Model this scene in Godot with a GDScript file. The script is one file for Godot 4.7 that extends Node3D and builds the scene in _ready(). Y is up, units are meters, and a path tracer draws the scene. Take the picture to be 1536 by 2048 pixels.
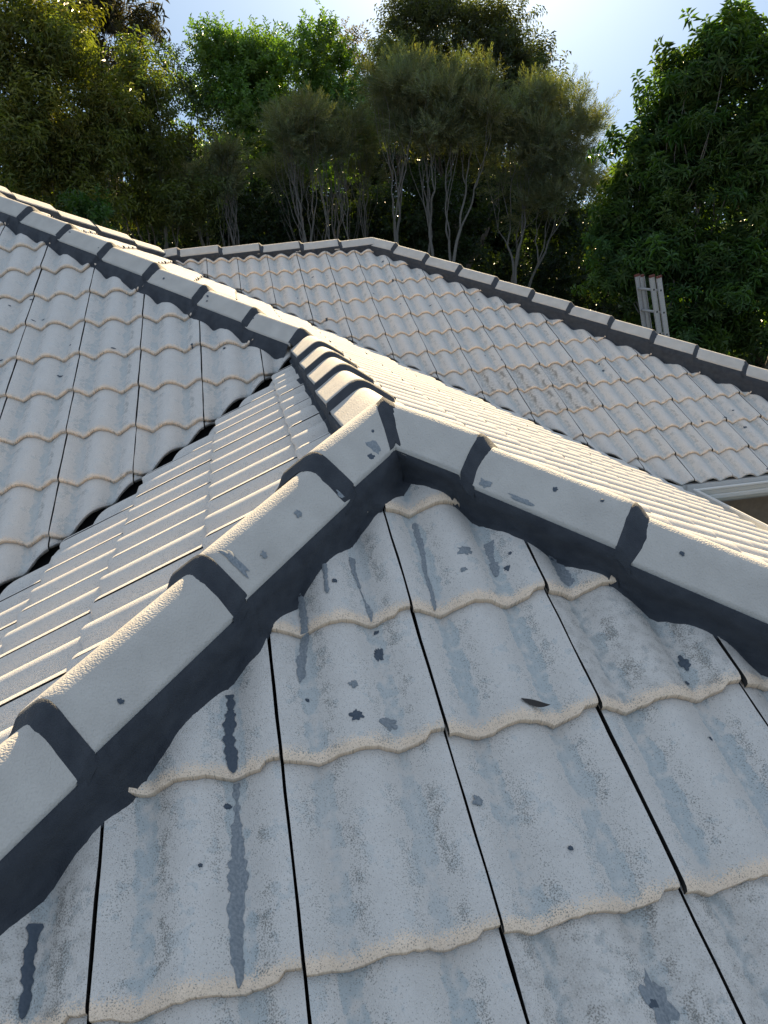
extends Node3D

# ------------------------------------------------------------------ constants
const PITCH := 0.44582
const TILE_W := 0.3
const GAUGE := 0.3216
const ROLL_H := 0.041
const LAP := 0.022
const TILE_GAP := 0.0058
const TILE_COLS := 24
var CT := cos(PITCH)
var ST := sin(PITCH)
var TT := tan(PITCH)
var A := Vector3(0.115, 0.074, -0.155)      # apex of the near hip end
var J := Vector3(0.115, 0.074, -2.189)      # near ridge meets the main hip
var J2 := Vector3(-0.942, 0.579, -6.36)     # back ridge meets the far main hip
var HB := Vector3(1.24, 0.579, -6.36)       # end of the back ridge
var TOP := Vector3(-2.499, 1.323, -4.803)   # top of the main roof
const EAVE_Y := -1.15
const GROUND := -3.75

var rng := RandomNumberGenerator.new()
var mats := {}
var taken := {}
var cam: Camera3D
var noise := FastNoiseLite.new()
var full_tiles := []
var tile_count := 0
var runs := {}

# ------------------------------------------------------------------ small helpers
func numbered(called: String) -> String:
	if not taken.has(called):
		taken[called] = 0
		return called
	taken[called] += 1
	return "%s_%03d" % [called, taken[called]]

func tag(o: Node, label: String, category := "", group := "", kind := "") -> Node:
	if label != "":
		o.set_meta("label", label)
	if category != "":
		o.set_meta("category", category)
	if group != "":
		o.set_meta("group", group)
	if kind != "":
		o.set_meta("kind", kind)
	return o

func thing(called: String, at: Vector3, label: String, category: String, group := "") -> Node3D:
	var o := Node3D.new()
	o.name = numbered(called)
	add_child(o)
	o.position = at
	tag(o, label, category, group)
	return o

func part(called: String, mesh: Mesh, m: Material, parent: Node, xf := Transform3D()) -> MeshInstance3D:
	var o := MeshInstance3D.new()
	o.name = called if parent != self else numbered(called)
	o.mesh = mesh
	o.material_override = m
	o.transform = xf
	parent.add_child(o, true)
	return o

func mb() -> SurfaceTool:
	var st := SurfaceTool.new()
	st.begin(Mesh.PRIMITIVE_TRIANGLES)
	return st

func done(st: SurfaceTool) -> ArrayMesh:
	st.generate_normals()
	return st.commit()

func quad(st: SurfaceTool, a: Vector3, b: Vector3, c: Vector3, d: Vector3, ua := Vector2.ZERO, ub := Vector2(1, 0), uc := Vector2.ONE, ud := Vector2(0, 1)):
	st.set_uv(ua); st.add_vertex(a)
	st.set_uv(ub); st.add_vertex(b)
	st.set_uv(uc); st.add_vertex(c)
	st.set_uv(ua); st.add_vertex(a)
	st.set_uv(uc); st.add_vertex(c)
	st.set_uv(ud); st.add_vertex(d)

func box(st: SurfaceTool, c: Vector3, x: Vector3, y: Vector3, z: Vector3):
	# half axes, right-handed
	var p := []
	for k in 8:
		p.append(c + x * (1 if k & 1 else -1) + y * (1 if k & 2 else -1) + z * (1 if k & 4 else -1))
	st.set_smooth_group(-1)
	quad(st, p[2], p[3], p[7], p[6]); quad(st, p[4], p[5], p[1], p[0])
	quad(st, p[6], p[7], p[5], p[4]); quad(st, p[3], p[2], p[0], p[1])
	quad(st, p[7], p[3], p[1], p[5]); quad(st, p[2], p[6], p[4], p[0])

func grid(st: SurfaceTool, rows: Array):
	# rows of equally many points, first row up / away, points left to right
	for r in rows.size() - 1:
		for k in rows[r].size() - 1:
			quad(st, rows[r][k], rows[r][k + 1], rows[r + 1][k + 1], rows[r + 1][k])

func tube(st: SurfaceTool, pts: Array, radii: Array, sides := 6):
	var rings := []
	for i in pts.size():
		var d: Vector3 = (pts[mini(i + 1, pts.size() - 1)] - pts[maxi(i - 1, 0)]).normalized()
		var a := d.cross(Vector3(0.31, 0.2, 0.93)).normalized()
		var b := d.cross(a)
		var ring := []
		for k in sides + 1:
			var t := TAU * k / sides
			ring.append(pts[i] + (a * cos(t) + b * sin(t)) * radii[i])
		rings.append(ring)
	st.set_smooth_group(0)
	for i in rings.size() - 1:
		for k in sides:
			quad(st, rings[i][k], rings[i + 1][k], rings[i + 1][k + 1], rings[i][k + 1])

func pl(line: Array, u: float) -> float:
	if u <= line[0].x:
		return line[0].y
	for k in line.size() - 1:
		if u <= line[k + 1].x:
			return lerpf(line[k].y, line[k + 1].y, (u - line[k].x) / maxf(line[k + 1].x - line[k].x, 1e-6))
	return line[-1].y

func rnd(a: float, b: float) -> float:
	return rng.randf_range(a, b)

func srgb(r: float, g: float, b: float) -> Color:
	return Color(r, g, b).linear_to_srgb()

# ------------------------------------------------------------------ materials
func noise_image(size: Vector2i, freq: float, sd: int, octaves := 3, kind := FastNoiseLite.TYPE_SIMPLEX_SMOOTH, seamless := false) -> Image:
	var n := FastNoiseLite.new()
	n.noise_type = kind
	n.seed = sd
	n.frequency = freq
	n.fractal_octaves = octaves
	return n.get_seamless_image(size.x, size.y) if seamless else n.get_image(size.x, size.y)

func plain(c: Color, rough := 0.9) -> StandardMaterial3D:
	var m := StandardMaterial3D.new()
	m.albedo_color = c.linear_to_srgb()
	m.roughness = rough
	return m

func speckled(c0: Color, c1: Color, scale: float, rough: float, relief: float, sd: int, freq := 0.02, octaves := 5, spots := 0.0, spot_color := Color(0.05, 0.05, 0.05)) -> StandardMaterial3D:
	# two tones mixed by layered noise, with fine relief, mapped in the world's axes
	var s := 512
	var a := noise_image(Vector2i(s, s), freq, sd, octaves, FastNoiseLite.TYPE_SIMPLEX_SMOOTH, true).get_data()
	var b := noise_image(Vector2i(s, s), 0.35, sd + 1, 2, FastNoiseLite.TYPE_SIMPLEX_SMOOTH, true).get_data()
	var e := noise_image(Vector2i(s, s), 0.07, sd + 2, 2, FastNoiseLite.TYPE_SIMPLEX_SMOOTH, true).get_data()
	var out := PackedByteArray()
	out.resize(s * s * 3)
	for i in s * s:
		var t := clampf(0.65 * (a[i] / 255.0) + 0.35 * (b[i] / 255.0), 0, 1)
		var c := c0.lerp(c1, t)
		if spots > 0.0 and b[i] / 255.0 * 0.6 + e[i] / 255.0 * 0.4 > 1.0 - spots:
			c = c.lerp(spot_color, 0.7)
		c = c.linear_to_srgb()
		out[i * 3] = int(clampf(c.r, 0, 1) * 255)
		out[i * 3 + 1] = int(clampf(c.g, 0, 1) * 255)
		out[i * 3 + 2] = int(clampf(c.b, 0, 1) * 255)
	var im := Image.create_from_data(s, s, false, Image.FORMAT_RGB8, out)
	var m := StandardMaterial3D.new()
	m.albedo_texture = ImageTexture.create_from_image(im)
	m.roughness = rough
	m.uv1_triplanar = true
	m.uv1_world_triplanar = true
	m.uv1_scale = Vector3.ONE / scale
	if relief > 0.0:
		m.heightmap_enabled = true
		m.heightmap_texture = ImageTexture.create_from_image(noise_image(Vector2i(s, s), 0.32, sd + 3, 2, FastNoiseLite.TYPE_SIMPLEX_SMOOTH, true))
		m.heightmap_scale = relief
	return m

func tile_texture(sd: int, dirt: float, stain: float, nose_edge: float) -> ImageTexture:
	# paint over sandy concrete: bluish film in the pans, lichen specks on the flanks, bare sandy nose
	var w := 288
	var h := 340
	var sz := Vector2i(w, h)
	var lo := noise_image(sz, 0.010, sd, 4).get_data()
	var mid := noise_image(sz, 0.035, sd + 11, 3).get_data()
	var fine := noise_image(sz, 0.30, sd + 23, 2).get_data()
	var grit := noise_image(sz, 0.55, sd + 31, 1).get_data()
	var lut := PackedByteArray()
	lut.resize(1025)
	for i in 1025:
		lut[i] = int(clampf(Color(i / 1024.0, 0, 0).linear_to_srgb().r, 0, 1) * 255)
	var out := PackedByteArray()
	out.resize(w * h * 3)
	for y in h:
		var v := float(y) / h * 1.0417
		for x in w:
			var i := y * w + x
			var u := float(x) / w
			var L := lo[i] / 255.0
			var M := mid[i] / 255.0
			var F := fine[i] / 255.0
			var G := grit[i] / 255.0
			var tone := 0.93 + 0.13 * L + 0.07 * (F - 0.5) + 0.05 * (M - 0.5)
			var r := 0.650 * tone
			var g := 0.607 * tone
			var b := 0.555 * tone
			# distance from the nearest pan centre, in tile widths
			var side := fposmod(u - 0.22 + 0.25, 0.5) - 0.25
			var d := absf(side)
			# weathered bluish film lying in the pans, patchy
			var wob := (M - 0.5) * 0.12 + (L - 0.5) * 0.16
			var film := clampf((0.060 + wob * 0.4 - d) / 0.012, 0, 1) * clampf(0.45 + (L * 0.6 + M * 0.6 - 0.52) * 3.0, 0, 1) * stain
			# loose film patches elsewhere
			film = maxf(film, clampf((M * 0.55 + L * 0.6 - 0.74) * 16.0, 0, 1) * 0.5 * stain)
			r = lerpf(r, 0.36, film * 0.62)
			g = lerpf(g, 0.43, film * 0.62)
			b = lerpf(b, 0.45, film * 0.62)
			# lichen specks on the flanks of the rolls
			var flank := clampf(1.1 - absf(d - 0.10 - 0.03 * (L - 0.5)) / 0.08, 0, 1) * (1.0 if side > 0.0 else 0.55)
			var patch := clampf((L * 0.75 + M * 0.5 - 0.45) * 2.6, 0, 1)
			var speck := F * 0.62 + G * 0.46
			var lim := 0.79 - dirt * 0.24 * flank * patch - 0.03 * dirt * patch
			if speck > lim:
				var k := clampf((speck - lim) * 20.0, 0, 1) * 0.72
				r = lerpf(r, 0.105, k)
				g = lerpf(g, 0.098, k)
				b = lerpf(b, 0.080, k)
			# general grime of the dirtier tiles, grainy
			if dirt > 1.2:
				var gr := clampf((M + F - 0.85) * 2.0, 0, 1) * 0.35
				r = lerpf(r, 0.24, gr); g = lerpf(g, 0.215, gr); b = lerpf(b, 0.185, gr)
			# bare sandy concrete at the nose, its upper edge broken up by grains
			var edge := nose_edge + (M - 0.5) * 0.035 + (F - 0.5) * 0.085 + (G - 0.5) * 0.05 + 0.02 * (0.25 - d) 
			var bare := clampf((v - edge) / 0.022, 0, 1)
			if bare > 0.0:
				var sand := 0.97 + 0.25 * (F - 0.5) + 0.3 * (G - 0.5) + 0.16 * (L - 0.5)
				bare *= 0.92
				r = lerpf(r, 0.93 * sand, bare)
				g = lerpf(g, 0.72 * sand, bare)
				b = lerpf(b, 0.53 * sand, bare)
				if speck > 0.74:
					r = lerpf(r, 0.15, 0.6); g = lerpf(g, 0.11, 0.6); b = lerpf(b, 0.08, 0.6)
			# near-black last rows paint the side joints: grime plus the deep shade of the gap
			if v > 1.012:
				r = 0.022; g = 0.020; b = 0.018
			out[i * 3] = lut[int(clampf(r, 0, 1) * 1024)]
			out[i * 3 + 1] = lut[int(clampf(g, 0, 1) * 1024)]
			out[i * 3 + 2] = lut[int(clampf(b, 0, 1) * 1024)]
	return ImageTexture.create_from_image(Image.create_from_data(w, h, false, Image.FORMAT_RGB8, out))

func make_materials():
	var grain := ImageTexture.create_from_image(noise_image(Vector2i(384, 448), 0.33, 77, 2))
	mats.tiles = {}
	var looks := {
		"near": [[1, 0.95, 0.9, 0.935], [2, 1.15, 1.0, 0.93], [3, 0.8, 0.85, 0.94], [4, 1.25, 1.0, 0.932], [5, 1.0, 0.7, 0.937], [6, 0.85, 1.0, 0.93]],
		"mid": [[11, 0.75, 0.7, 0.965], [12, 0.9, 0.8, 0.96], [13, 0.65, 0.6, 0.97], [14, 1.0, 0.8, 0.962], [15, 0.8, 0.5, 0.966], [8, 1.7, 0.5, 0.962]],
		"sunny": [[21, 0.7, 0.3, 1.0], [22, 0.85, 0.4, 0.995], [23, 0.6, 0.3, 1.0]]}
	for set_name in looks:
		mats.tiles[set_name] = []
		for k in looks[set_name]:
			var m := StandardMaterial3D.new()
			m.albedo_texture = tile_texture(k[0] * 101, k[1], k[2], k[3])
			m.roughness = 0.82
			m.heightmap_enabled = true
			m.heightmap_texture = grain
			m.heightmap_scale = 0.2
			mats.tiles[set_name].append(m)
	mats.cap = speckled(Color(0.38, 0.352, 0.315), Color(0.60, 0.562, 0.505), 0.7, 0.85, 0.34, 300, 0.012, 4, 0.17, Color(0.22, 0.21, 0.2))
	mats.mortar = speckled(Color(0.010, 0.014, 0.022), Color(0.060, 0.066, 0.076), 0.45, 0.8, 0.3, 320, 0.02, 4)
	mats.slurry = speckled(Color(0.04, 0.07, 0.10), Color(0.42, 0.43, 0.43), 0.16, 0.8, 0.05, 340, 0.05, 4)
	mats.wet = speckled(Color(0.012, 0.028, 0.05), Color(0.11, 0.13, 0.155), 0.16, 0.7, 0.05, 350, 0.05, 4)
	mats.under = plain(Color(0.02, 0.02, 0.022))
	mats.metal = plain(Color(0.06, 0.065, 0.07), 0.5)
	mats.gutter = speckled(Color(0.60, 0.59, 0.56), Color(0.70, 0.69, 0.66), 1.5, 0.5, 0.0, 360, 0.01, 4)
	mats.wall = speckled(Color(0.22, 0.16, 0.11), Color(0.34, 0.25, 0.18), 0.8, 0.9, 0.1, 370, 0.02, 4)
	mats.soffit = plain(Color(0.35, 0.34, 0.32))
	mats.alu = speckled(Color(0.30, 0.29, 0.28), Color(0.50, 0.49, 0.48), 0.3, 0.5, 0.0, 380, 0.03, 4)
	mats.alu.metallic = 0.35
	mats.hole = plain(Color(0.03, 0.03, 0.03))
	mats.rubber = plain(Color(0.12, 0.035, 0.025), 0.8)
	mats.pale_bark = speckled(Color(0.10, 0.09, 0.08), Color(0.26, 0.24, 0.215), 0.35, 0.95, 0.3, 390, 0.03, 4)
	mats.dark_bark = speckled(Color(0.045, 0.035, 0.028), Color(0.12, 0.10, 0.08), 0.35, 0.95, 0.3, 400, 0.03, 4)
	mats.ground = speckled(Color(0.05, 0.06, 0.025), Color(0.13, 0.13, 0.06), 3.0, 1.0, 0.3, 410, 0.01, 5)
	mats.shed = speckled(Color(0.55, 0.56, 0.56), Color(0.66, 0.66, 0.66), 1.0, 0.55, 0.0, 420, 0.01, 3)
	mats.dead_leaf = plain(Color(0.03, 0.025, 0.022), 0.8)
	for k in [["leaf", 0.45], ["needle", 0.6]]:
		var m := StandardMaterial3D.new()
		m.vertex_color_use_as_albedo = true
		m.roughness = k[1]
		m.backlight_enabled = true
		m.backlight = Color(0.95, 1.0, 0.45)
		m.cull_mode = BaseMaterial3D.CULL_DISABLED
		mats[k[0]] = m

# ------------------------------------------------------------------ roof slopes
func face(o: Vector3, ud: Vector3, sd: Vector3, nose0: float, joint0: float, top: Array, bot: Array, gap_bot: float) -> Dictionary:
	return {"o": o, "ud": ud, "sd": sd, "n": sd.cross(ud).normalized(), "nose0": nose0, "joint0": joint0, "top": top, "bot": bot, "gap": gap_bot, "noses": []}

func prof(x: float) -> float:
	var d := fposmod(x - 0.066, 0.15) / 0.15
	var s := sin(PI * d)
	return ROLL_H * pow(s * s + 0.005, 0.52)

func prof_drawn(x: float) -> float:
	# the roll as the tile meshes draw it, straight between their columns
	var t := clampf((x - TILE_GAP / 2) / (TILE_W - TILE_GAP), 0, 1) * TILE_COLS
	var k := minf(floorf(t), TILE_COLS - 1)
	var a := TILE_GAP / 2 + (TILE_W - TILE_GAP) * k / TILE_COLS
	var b := TILE_GAP / 2 + (TILE_W - TILE_GAP) * (k + 1) / TILE_COLS
	return lerpf(prof(a), prof(b), t - k)

func surf(f: Dictionary, u: float, s: float, lift := 0.0) -> Vector3:
	# the point of the tiled surface at (u, s)
	var nose: float = f.noses[-1]
	for v in f.noses:
		if v >= s:
			nose = v
			break
	var off := prof_drawn(fposmod(u - f.joint0, TILE_W)) - ROLL_H + LAP * (s - (nose - GAUGE)) / GAUGE - LAP
	return f.o + f.ud * u + f.sd * s + f.n * (off + lift)

func surf_at(f: Dictionary, p: Vector3, lift := 0.0) -> Vector3:
	# the surface under the plan position of p
	var d: Vector3 = p - f.o
	var u: float = d.dot(f.ud)
	var down := Vector3(f.sd.x, 0, f.sd.z).normalized()
	return surf(f, u, d.dot(down) / CT, lift)

func tile_mesh(f, u0: float, nose: float, head: float, sd: int, whole: bool) -> ArrayMesh:
	var K := TILE_COLS
	var gap := TILE_GAP
	var cols := []
	for k in K + 1:
		var x := gap / 2 + (TILE_W - gap) * k / K
		var u := u0 + x
		var jag := noise.get_noise_2d(u * 900.0 + sd * 31.7, nose * 100.0) * 0.004 + noise.get_noise_2d(u * 2600.0 + sd * 11.7, nose * 100.0 + 40.0) * 0.003
		var st := head
		var sb := nose + jag
		if x > 0.272:
			sb -= 0.010
		var cut := false
		if not whole:
			st = maxf(head, pl(f.top, u))
			var lim: float = pl(f.bot, u) - f.gap
			if lim < sb:
				sb = lim
				cut = true
		if sb - st < 0.012:
			cols.append(null)
			continue
		var p0 := prof(x) - ROLL_H - LAP
		var col := []
		var thick := 0.0195 + noise.get_noise_2d(u * 1900.0, sd * 3.1 + 50.0) * 0.004
		for r in [[st, 0.0], [lerpf(st, sb, 0.25), 0.0], [lerpf(st, sb, 0.42), 0.0], [lerpf(st, sb, 0.6), 0.0], [lerpf(st, sb, 0.78), 0.0], [maxf(st, sb - 0.016), 0.0], [maxf(st, sb - 0.006), 0.0016], [sb, 0.0062], [sb, thick], [maxf(st, sb - 0.025), thick + 0.003]]:
			var xr := x
			if k == 0 or k == K:
				xr += noise.get_noise_2d(r[0] * 500.0 + sd * 17.0, k * 30.0) * 0.0022
			col.append([Vector3(xr, p0 + LAP * (r[0] - (nose - GAUGE)) / GAUGE - r[1], r[0] - nose), Vector2(x / TILE_W, (r[0] - (nose - 0.36)) / 0.375)])
		cols.append(col)
	var st2 := mb()
	var any := false
	for k in K:
		if cols[k] == null or cols[k + 1] == null:
			continue
		any = true
		var a = cols[k]
		var b = cols[k + 1]
		for r in 9:
			st2.set_smooth_group(0 if r < 7 else 2)
			quad(st2, a[r][0], b[r][0], b[r + 1][0], a[r + 1][0], a[r][1], b[r][1], b[r + 1][1], a[r + 1][1])
	if not any:
		return null
	st2.set_smooth_group(-1)
	var gap_shade_grime := Vector2(0.5, 0.99)  # side walls take the rows painted with joint grime and gap shade
	for side in 2:
		for k in K + 1:
			var kk: int = k if side == 0 else K - k
			var nx := kk + (1 if side == 0 else -1)
			if cols[kk] == null or nx < 0 or nx > K or cols[nx] == null:
				continue
			var c = cols[kk]
			for r in 7:
				var p: Vector3 = c[r][0]
				var q: Vector3 = c[r + 1][0]
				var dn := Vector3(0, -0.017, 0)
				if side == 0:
					quad(st2, p, q, q + dn, p + dn, gap_shade_grime, gap_shade_grime, gap_shade_grime, gap_shade_grime)
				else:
					quad(st2, q, p, p + dn, q + dn, gap_shade_grime, gap_shade_grime, gap_shade_grime, gap_shade_grime)
			break
	return done(st2)

func seen(p: Vector3, margin: float) -> bool:
	var q := cam.transform.affine_inverse() * p
	if q.z > -0.2:
		return false
	var f := 1.0 / tan(deg_to_rad(cam.fov) / 2)
	var y := q.y / -q.z * f
	var x := q.x / -q.z * f / 0.75
	return absf(x) < 1.0 + margin and absf(y) < 1.0 + margin

func slope(house: Node3D, f: Dictionary, label: String, umin: float, umax: float, smax: float, extra: Array, dirty: Array, sd: int, look: String):
	# underlay sheet as the part, one tile after another as its pieces
	rng.seed = sd
	f.noses = extra.duplicate()
	var s0: float = f.nose0
	while s0 <= smax + 0.02:
		f.noses.append(s0)
		s0 += GAUGE
	f.noses.sort()
	var st := mb()
	st.set_smooth_group(-1)
	var us := []
	var n := 40
	for k in n + 1:
		us.append(lerpf(umin, umax, float(k) / n))
	for k in n:
		var q := []
		for u in [us[k], us[k + 1]]:
			var a := pl(f.top, u)
			q.append([f.o + f.ud * u + f.sd * a + f.n * -0.105, f.o + f.ud * u + f.sd * maxf(minf(pl(f.bot, u), smax - 0.07), a) + f.n * -0.105])
		quad(st, q[0][0], q[1][0], q[1][1], q[0][1])
	var root := part("roof_slope", done(st), mats.under, house)
	root.set_meta("label", label)
	var rest := mb()
	var many := 0
	var i0 := int(floor((umin - f.joint0) / TILE_W))
	var i1 := int(ceil((umax - f.joint0) / TILE_W))
	for r in f.noses.size():
		var nose: float = f.noses[r]
		var head: float = nose - GAUGE - 0.05
		for i in range(i0, i1 + 1):
			var u0: float = f.joint0 + i * TILE_W
			var full := true
			var none := true
			for c in 7:
				var u := u0 + TILE_W * c / 6.0
				var t := pl(f.top, u)
				var b: float = pl(f.bot, u) - f.gap
				if u < umin or u > umax:
					full = false
					continue
				if t > head or b < nose + 0.004:
					full = false
				if t < nose and b > head and b > t:
					none = false
			if none:
				continue
			var mesh: ArrayMesh
			var v := rng.randi_range(0, 3)
			if full:
				mesh = full_tiles[v]
			else:
				mesh = tile_mesh(f, u0, nose, head, i * 17 + r * 7 + sd, false)
			if mesh == null:
				continue
			var basis := Basis(f.ud, f.n, f.sd)
			if full:
				basis = basis * Basis(Vector3.UP, rnd(-0.004, 0.004)) * Basis(Vector3.RIGHT, rnd(-0.0025, 0.0025))
			var at: Vector3 = f.o + f.ud * (u0 + rnd(-0.001, 0.001)) + f.sd * (nose + rnd(-0.002, 0.002) * (1 if full else 0)) + f.n * rnd(-0.001, 0.001)
			var xf := Transform3D(basis, at)
			var mid: Vector3 = f.o + f.ud * (u0 + 0.15) + f.sd * (nose - 0.16)
			var pool: Array = mats.tiles[look]
			var pick := rng.randi_range(0, pool.size() - (2 if look == "mid" else 1))
			for dd in dirty:
				if Vector2(u0 + 0.15, nose - 0.16).distance_to(Vector2(dd[0], dd[1])) < dd[2]:
					pick = 5
			if seen(mid, 0.22):
				part("roof_tile", mesh, pool[pick], root, xf)
				tile_count += 1
			else:
				rest.append_from(mesh, 0, xf)
				many += 1
	if many > 0:
		var o := part("roof_tiling", rest.commit(), mats.tiles[look][0], root)
		o.set_meta("kind", "stuff")
	return root

# ------------------------------------------------------------------ ridges and hips
const CAP_PROFILE := [[-0.104, -0.064], [-0.099, -0.060], [-0.062, -0.033], [-0.046, -0.0215], [-0.033, -0.0125], [-0.020, -0.005], [-0.009, -0.001], [0.0, 0.0], [0.009, -0.001], [0.020, -0.005], [0.033, -0.0125], [0.046, -0.0215], [0.062, -0.033], [0.099, -0.060], [0.104, -0.064]]
const CAP_LIFT := 0.024

func cap_point(c: Dictionary, d: float, k: int, lift: float, grow := 0.0) -> Vector3:
	# d metres along the run; profile point k
	var h: float = lerpf(c.h0, c.h1, clampf(d / c.len, 0, 1))
	var w: float = CAP_PROFILE[k][0]
	var w2 := w * (1.0 + (lift + grow) * 1.0)
	var out: Vector3 = Vector3(0, 1, 0) * (CAP_PROFILE[k][1] + h + lift + grow) + c.side * w2
	return c.p + c.dir * d + out

func run(house: Node3D, called: String, label: String, p: Vector3, dir: Vector3, ends: Array, h0: float, h1: float, faces: Array, mitre: Array, sd: int, feet := [0.108, 0.108], plug := false):
	# caps from p along dir (a unit vector); each laps over the next one, its end at ends[k]
	# faces: the slope on the minus side and the plus side; mitre: how the start recedes per metre to each side
	rng.seed = sd
	var c := {"p": p, "dir": dir, "len": ends[-1], "h0": h0, "h1": h1, "first": ends[0], "ends": ends}
	c.side = Vector3.UP.cross(dir).normalized()
	# bedding mortar on both sides is the part itself
	var bed := mb()
	bed.set_smooth_group(0)
	for sg in [-1, 1]:
		var f = faces[0] if sg < 0 else faces[1]
		if f == null:
			continue
		var k_edge: int = 0 if sg < 0 else CAP_PROFILE.size() - 1
		var rows := [[], [], [], [], [], []]
		var d0: float = mitre[0 if sg < 0 else 1] * 0.10
		var step := 0.0085
		var n := int((ends[-1] - d0) / step)
		for i in n + 1:
			var d := d0 + i * step
			var e1 := noise.get_noise_2d(d * 160.0 + sd * 13.0, sg * 40.0)
			var e2 := noise.get_noise_2d(d * 520.0 + sd * 7.0, sg * 90.0 + 300.0)
			var from := 0.0
			var to: float = ends[-1]
			for v in ends:
				if v >= d:
					to = v
					break
				from = v
			var top := cap_point(c, d, k_edge, CAP_LIFT * clampf((d - from) / (to - from), 0, 1) - 0.008)
			top += c.side * sg * 0.003
			var foot_w: float = feet[0 if sg < 0 else 1] + e1 * 0.008 + e2 * 0.0015
			var base: Vector3 = p + dir * d
			var foot := surf_at(f, base + c.side * sg * foot_w, 0.003)
			var mid: Vector3 = top.lerp(foot, 0.45) + c.side * sg * (0.004 + 0.004 * e2) 
			var toe_w := foot_w + 0.010 + maxf(0.0, e1) * 0.022 + maxf(0.0, e2) * 0.005
			var toe := surf_at(f, base + c.side * sg * toe_w, 0.0016)
			var sunk := surf_at(f, base + c.side * sg * (toe_w + 0.004), -0.004)
			var inn: Vector3 = top - c.side * sg * 0.03
			for q in 6:
				rows[q].append([inn, top, mid, foot, toe, sunk][q])
		if sg > 0:
			for q in 6:
				rows[q].reverse()
		grid(bed, rows)
	var root := part(called, done(bed), mats.mortar, house)
	root.set_meta("label", label)
	# the caps
	var start := 0.0
	for e in ends.size():
		var fin: float = ends[e]
		var st := mb()
		var lo := -0.05 if e > 0 else 0.0
		var rows := []
		var last := CAP_PROFILE.size() - 1
		var wob := rnd(-0.003, 0.003)
		var yaw := rnd(-0.004, 0.004)
		for j in 7:
			var row := []
			for k in CAP_PROFILE.size():
				var w: float = CAP_PROFILE[k][0]
				var a: float = start + lo
				if e == 0:
					a = absf(w) * mitre[0 if w < 0 else 1] + 0.004
				var t: float = [0.0, 0.5, 0.94, 0.985, 1.0, 1.0, 1.0][j]
				var d := lerpf(a, fin, t)
				if j >= 4:
					d += noise.get_noise_2d(w * 300.0 + sd, fin * 200.0) * 0.003
				var lift: float = CAP_LIFT * clampf((d - start) / (fin - start), -0.2, 1.0) - [0.0, 0.0, 0.0, 0.001, 0.004, 0.02, 0.02][j] + wob
				row.append(cap_point(c, d, k, lift) + c.side * (yaw + (sin(w * 900.0 + sd) * 0.0003)))
			rows.append(row)
		# long side edges fold down by the thickness of the cap
		for j in 7:
			rows[j].insert(0, rows[j][0] + Vector3(0, -0.016, 0) + c.side * 0.004)
			rows[j].append(rows[j][-1] + Vector3(0, -0.016, 0) - c.side * 0.004)
		st.set_smooth_group(0)
		for j in 4:
			for k in rows[j].size() - 1:
				quad(st, rows[j][k], rows[j][k + 1], rows[j + 1][k + 1], rows[j + 1][k])
		st.set_smooth_group(3)
		for k in rows[4].size() - 1:
			quad(st, rows[4][k], rows[4][k + 1], rows[5][k + 1], rows[5][k])
		part("ridge_cap", done(st), mats.cap, root)
		# pointing over the lap
		if e < ends.size() - 1:
			var pt := mb()
			pt.set_smooth_group(0)
			var pr := [[], [], [], [], []]
			for k in CAP_PROFILE.size():
				var w: float = CAP_PROFILE[k][0]
				var j1 := noise.get_noise_2d(w * 420.0 + sd * 3.0, fin * 900.0)
				var j2 := noise.get_noise_2d(w * 700.0 + sd * 5.0, fin * 700.0 + 99.0)
				pr[0].append(cap_point(c, fin - 0.005 - 0.005 * absf(j2), k, CAP_LIFT - 0.001))
				pr[1].append(cap_point(c, fin - 0.003, k, CAP_LIFT + 0.0015))
				pr[2].append(cap_point(c, fin + 0.007, k, CAP_LIFT - 0.0035))
				pr[3].append(cap_point(c, fin + 0.022 + 0.004 * j1, k, 0.0065))
				pr[4].append(cap_point(c, fin + 0.036 + 0.012 * j1 + 0.008 * j2, k, 0.0012))
			for q in 5:
				pr[q].insert(0, pr[q][0] + Vector3(0, -0.028, 0) - c.side * 0.003)
				pr[q].append(pr[q][-1] + Vector3(0, -0.028, 0) + c.side * 0.003)
			grid(pt, pr)
			part("pointing", done(pt), mats.mortar, root)
		start = fin
	if plug:
		var pp := mb()
		pp.set_smooth_group(0)
		var e_rows := []
		for t in [[-0.012, 0.0005], [-0.004, 0.004], [0.014, -0.001], [0.035, -0.02], [0.06, -0.075]]:
			var row := []
			for k in CAP_PROFILE.size():
				row.append(cap_point(c, c.len + t[0], k, CAP_LIFT + t[1]))
			e_rows.append(row)
		grid(pp, e_rows)
		part("pointing", done(pp), mats.mortar, root)
	runs[sd] = c
	return root

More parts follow.
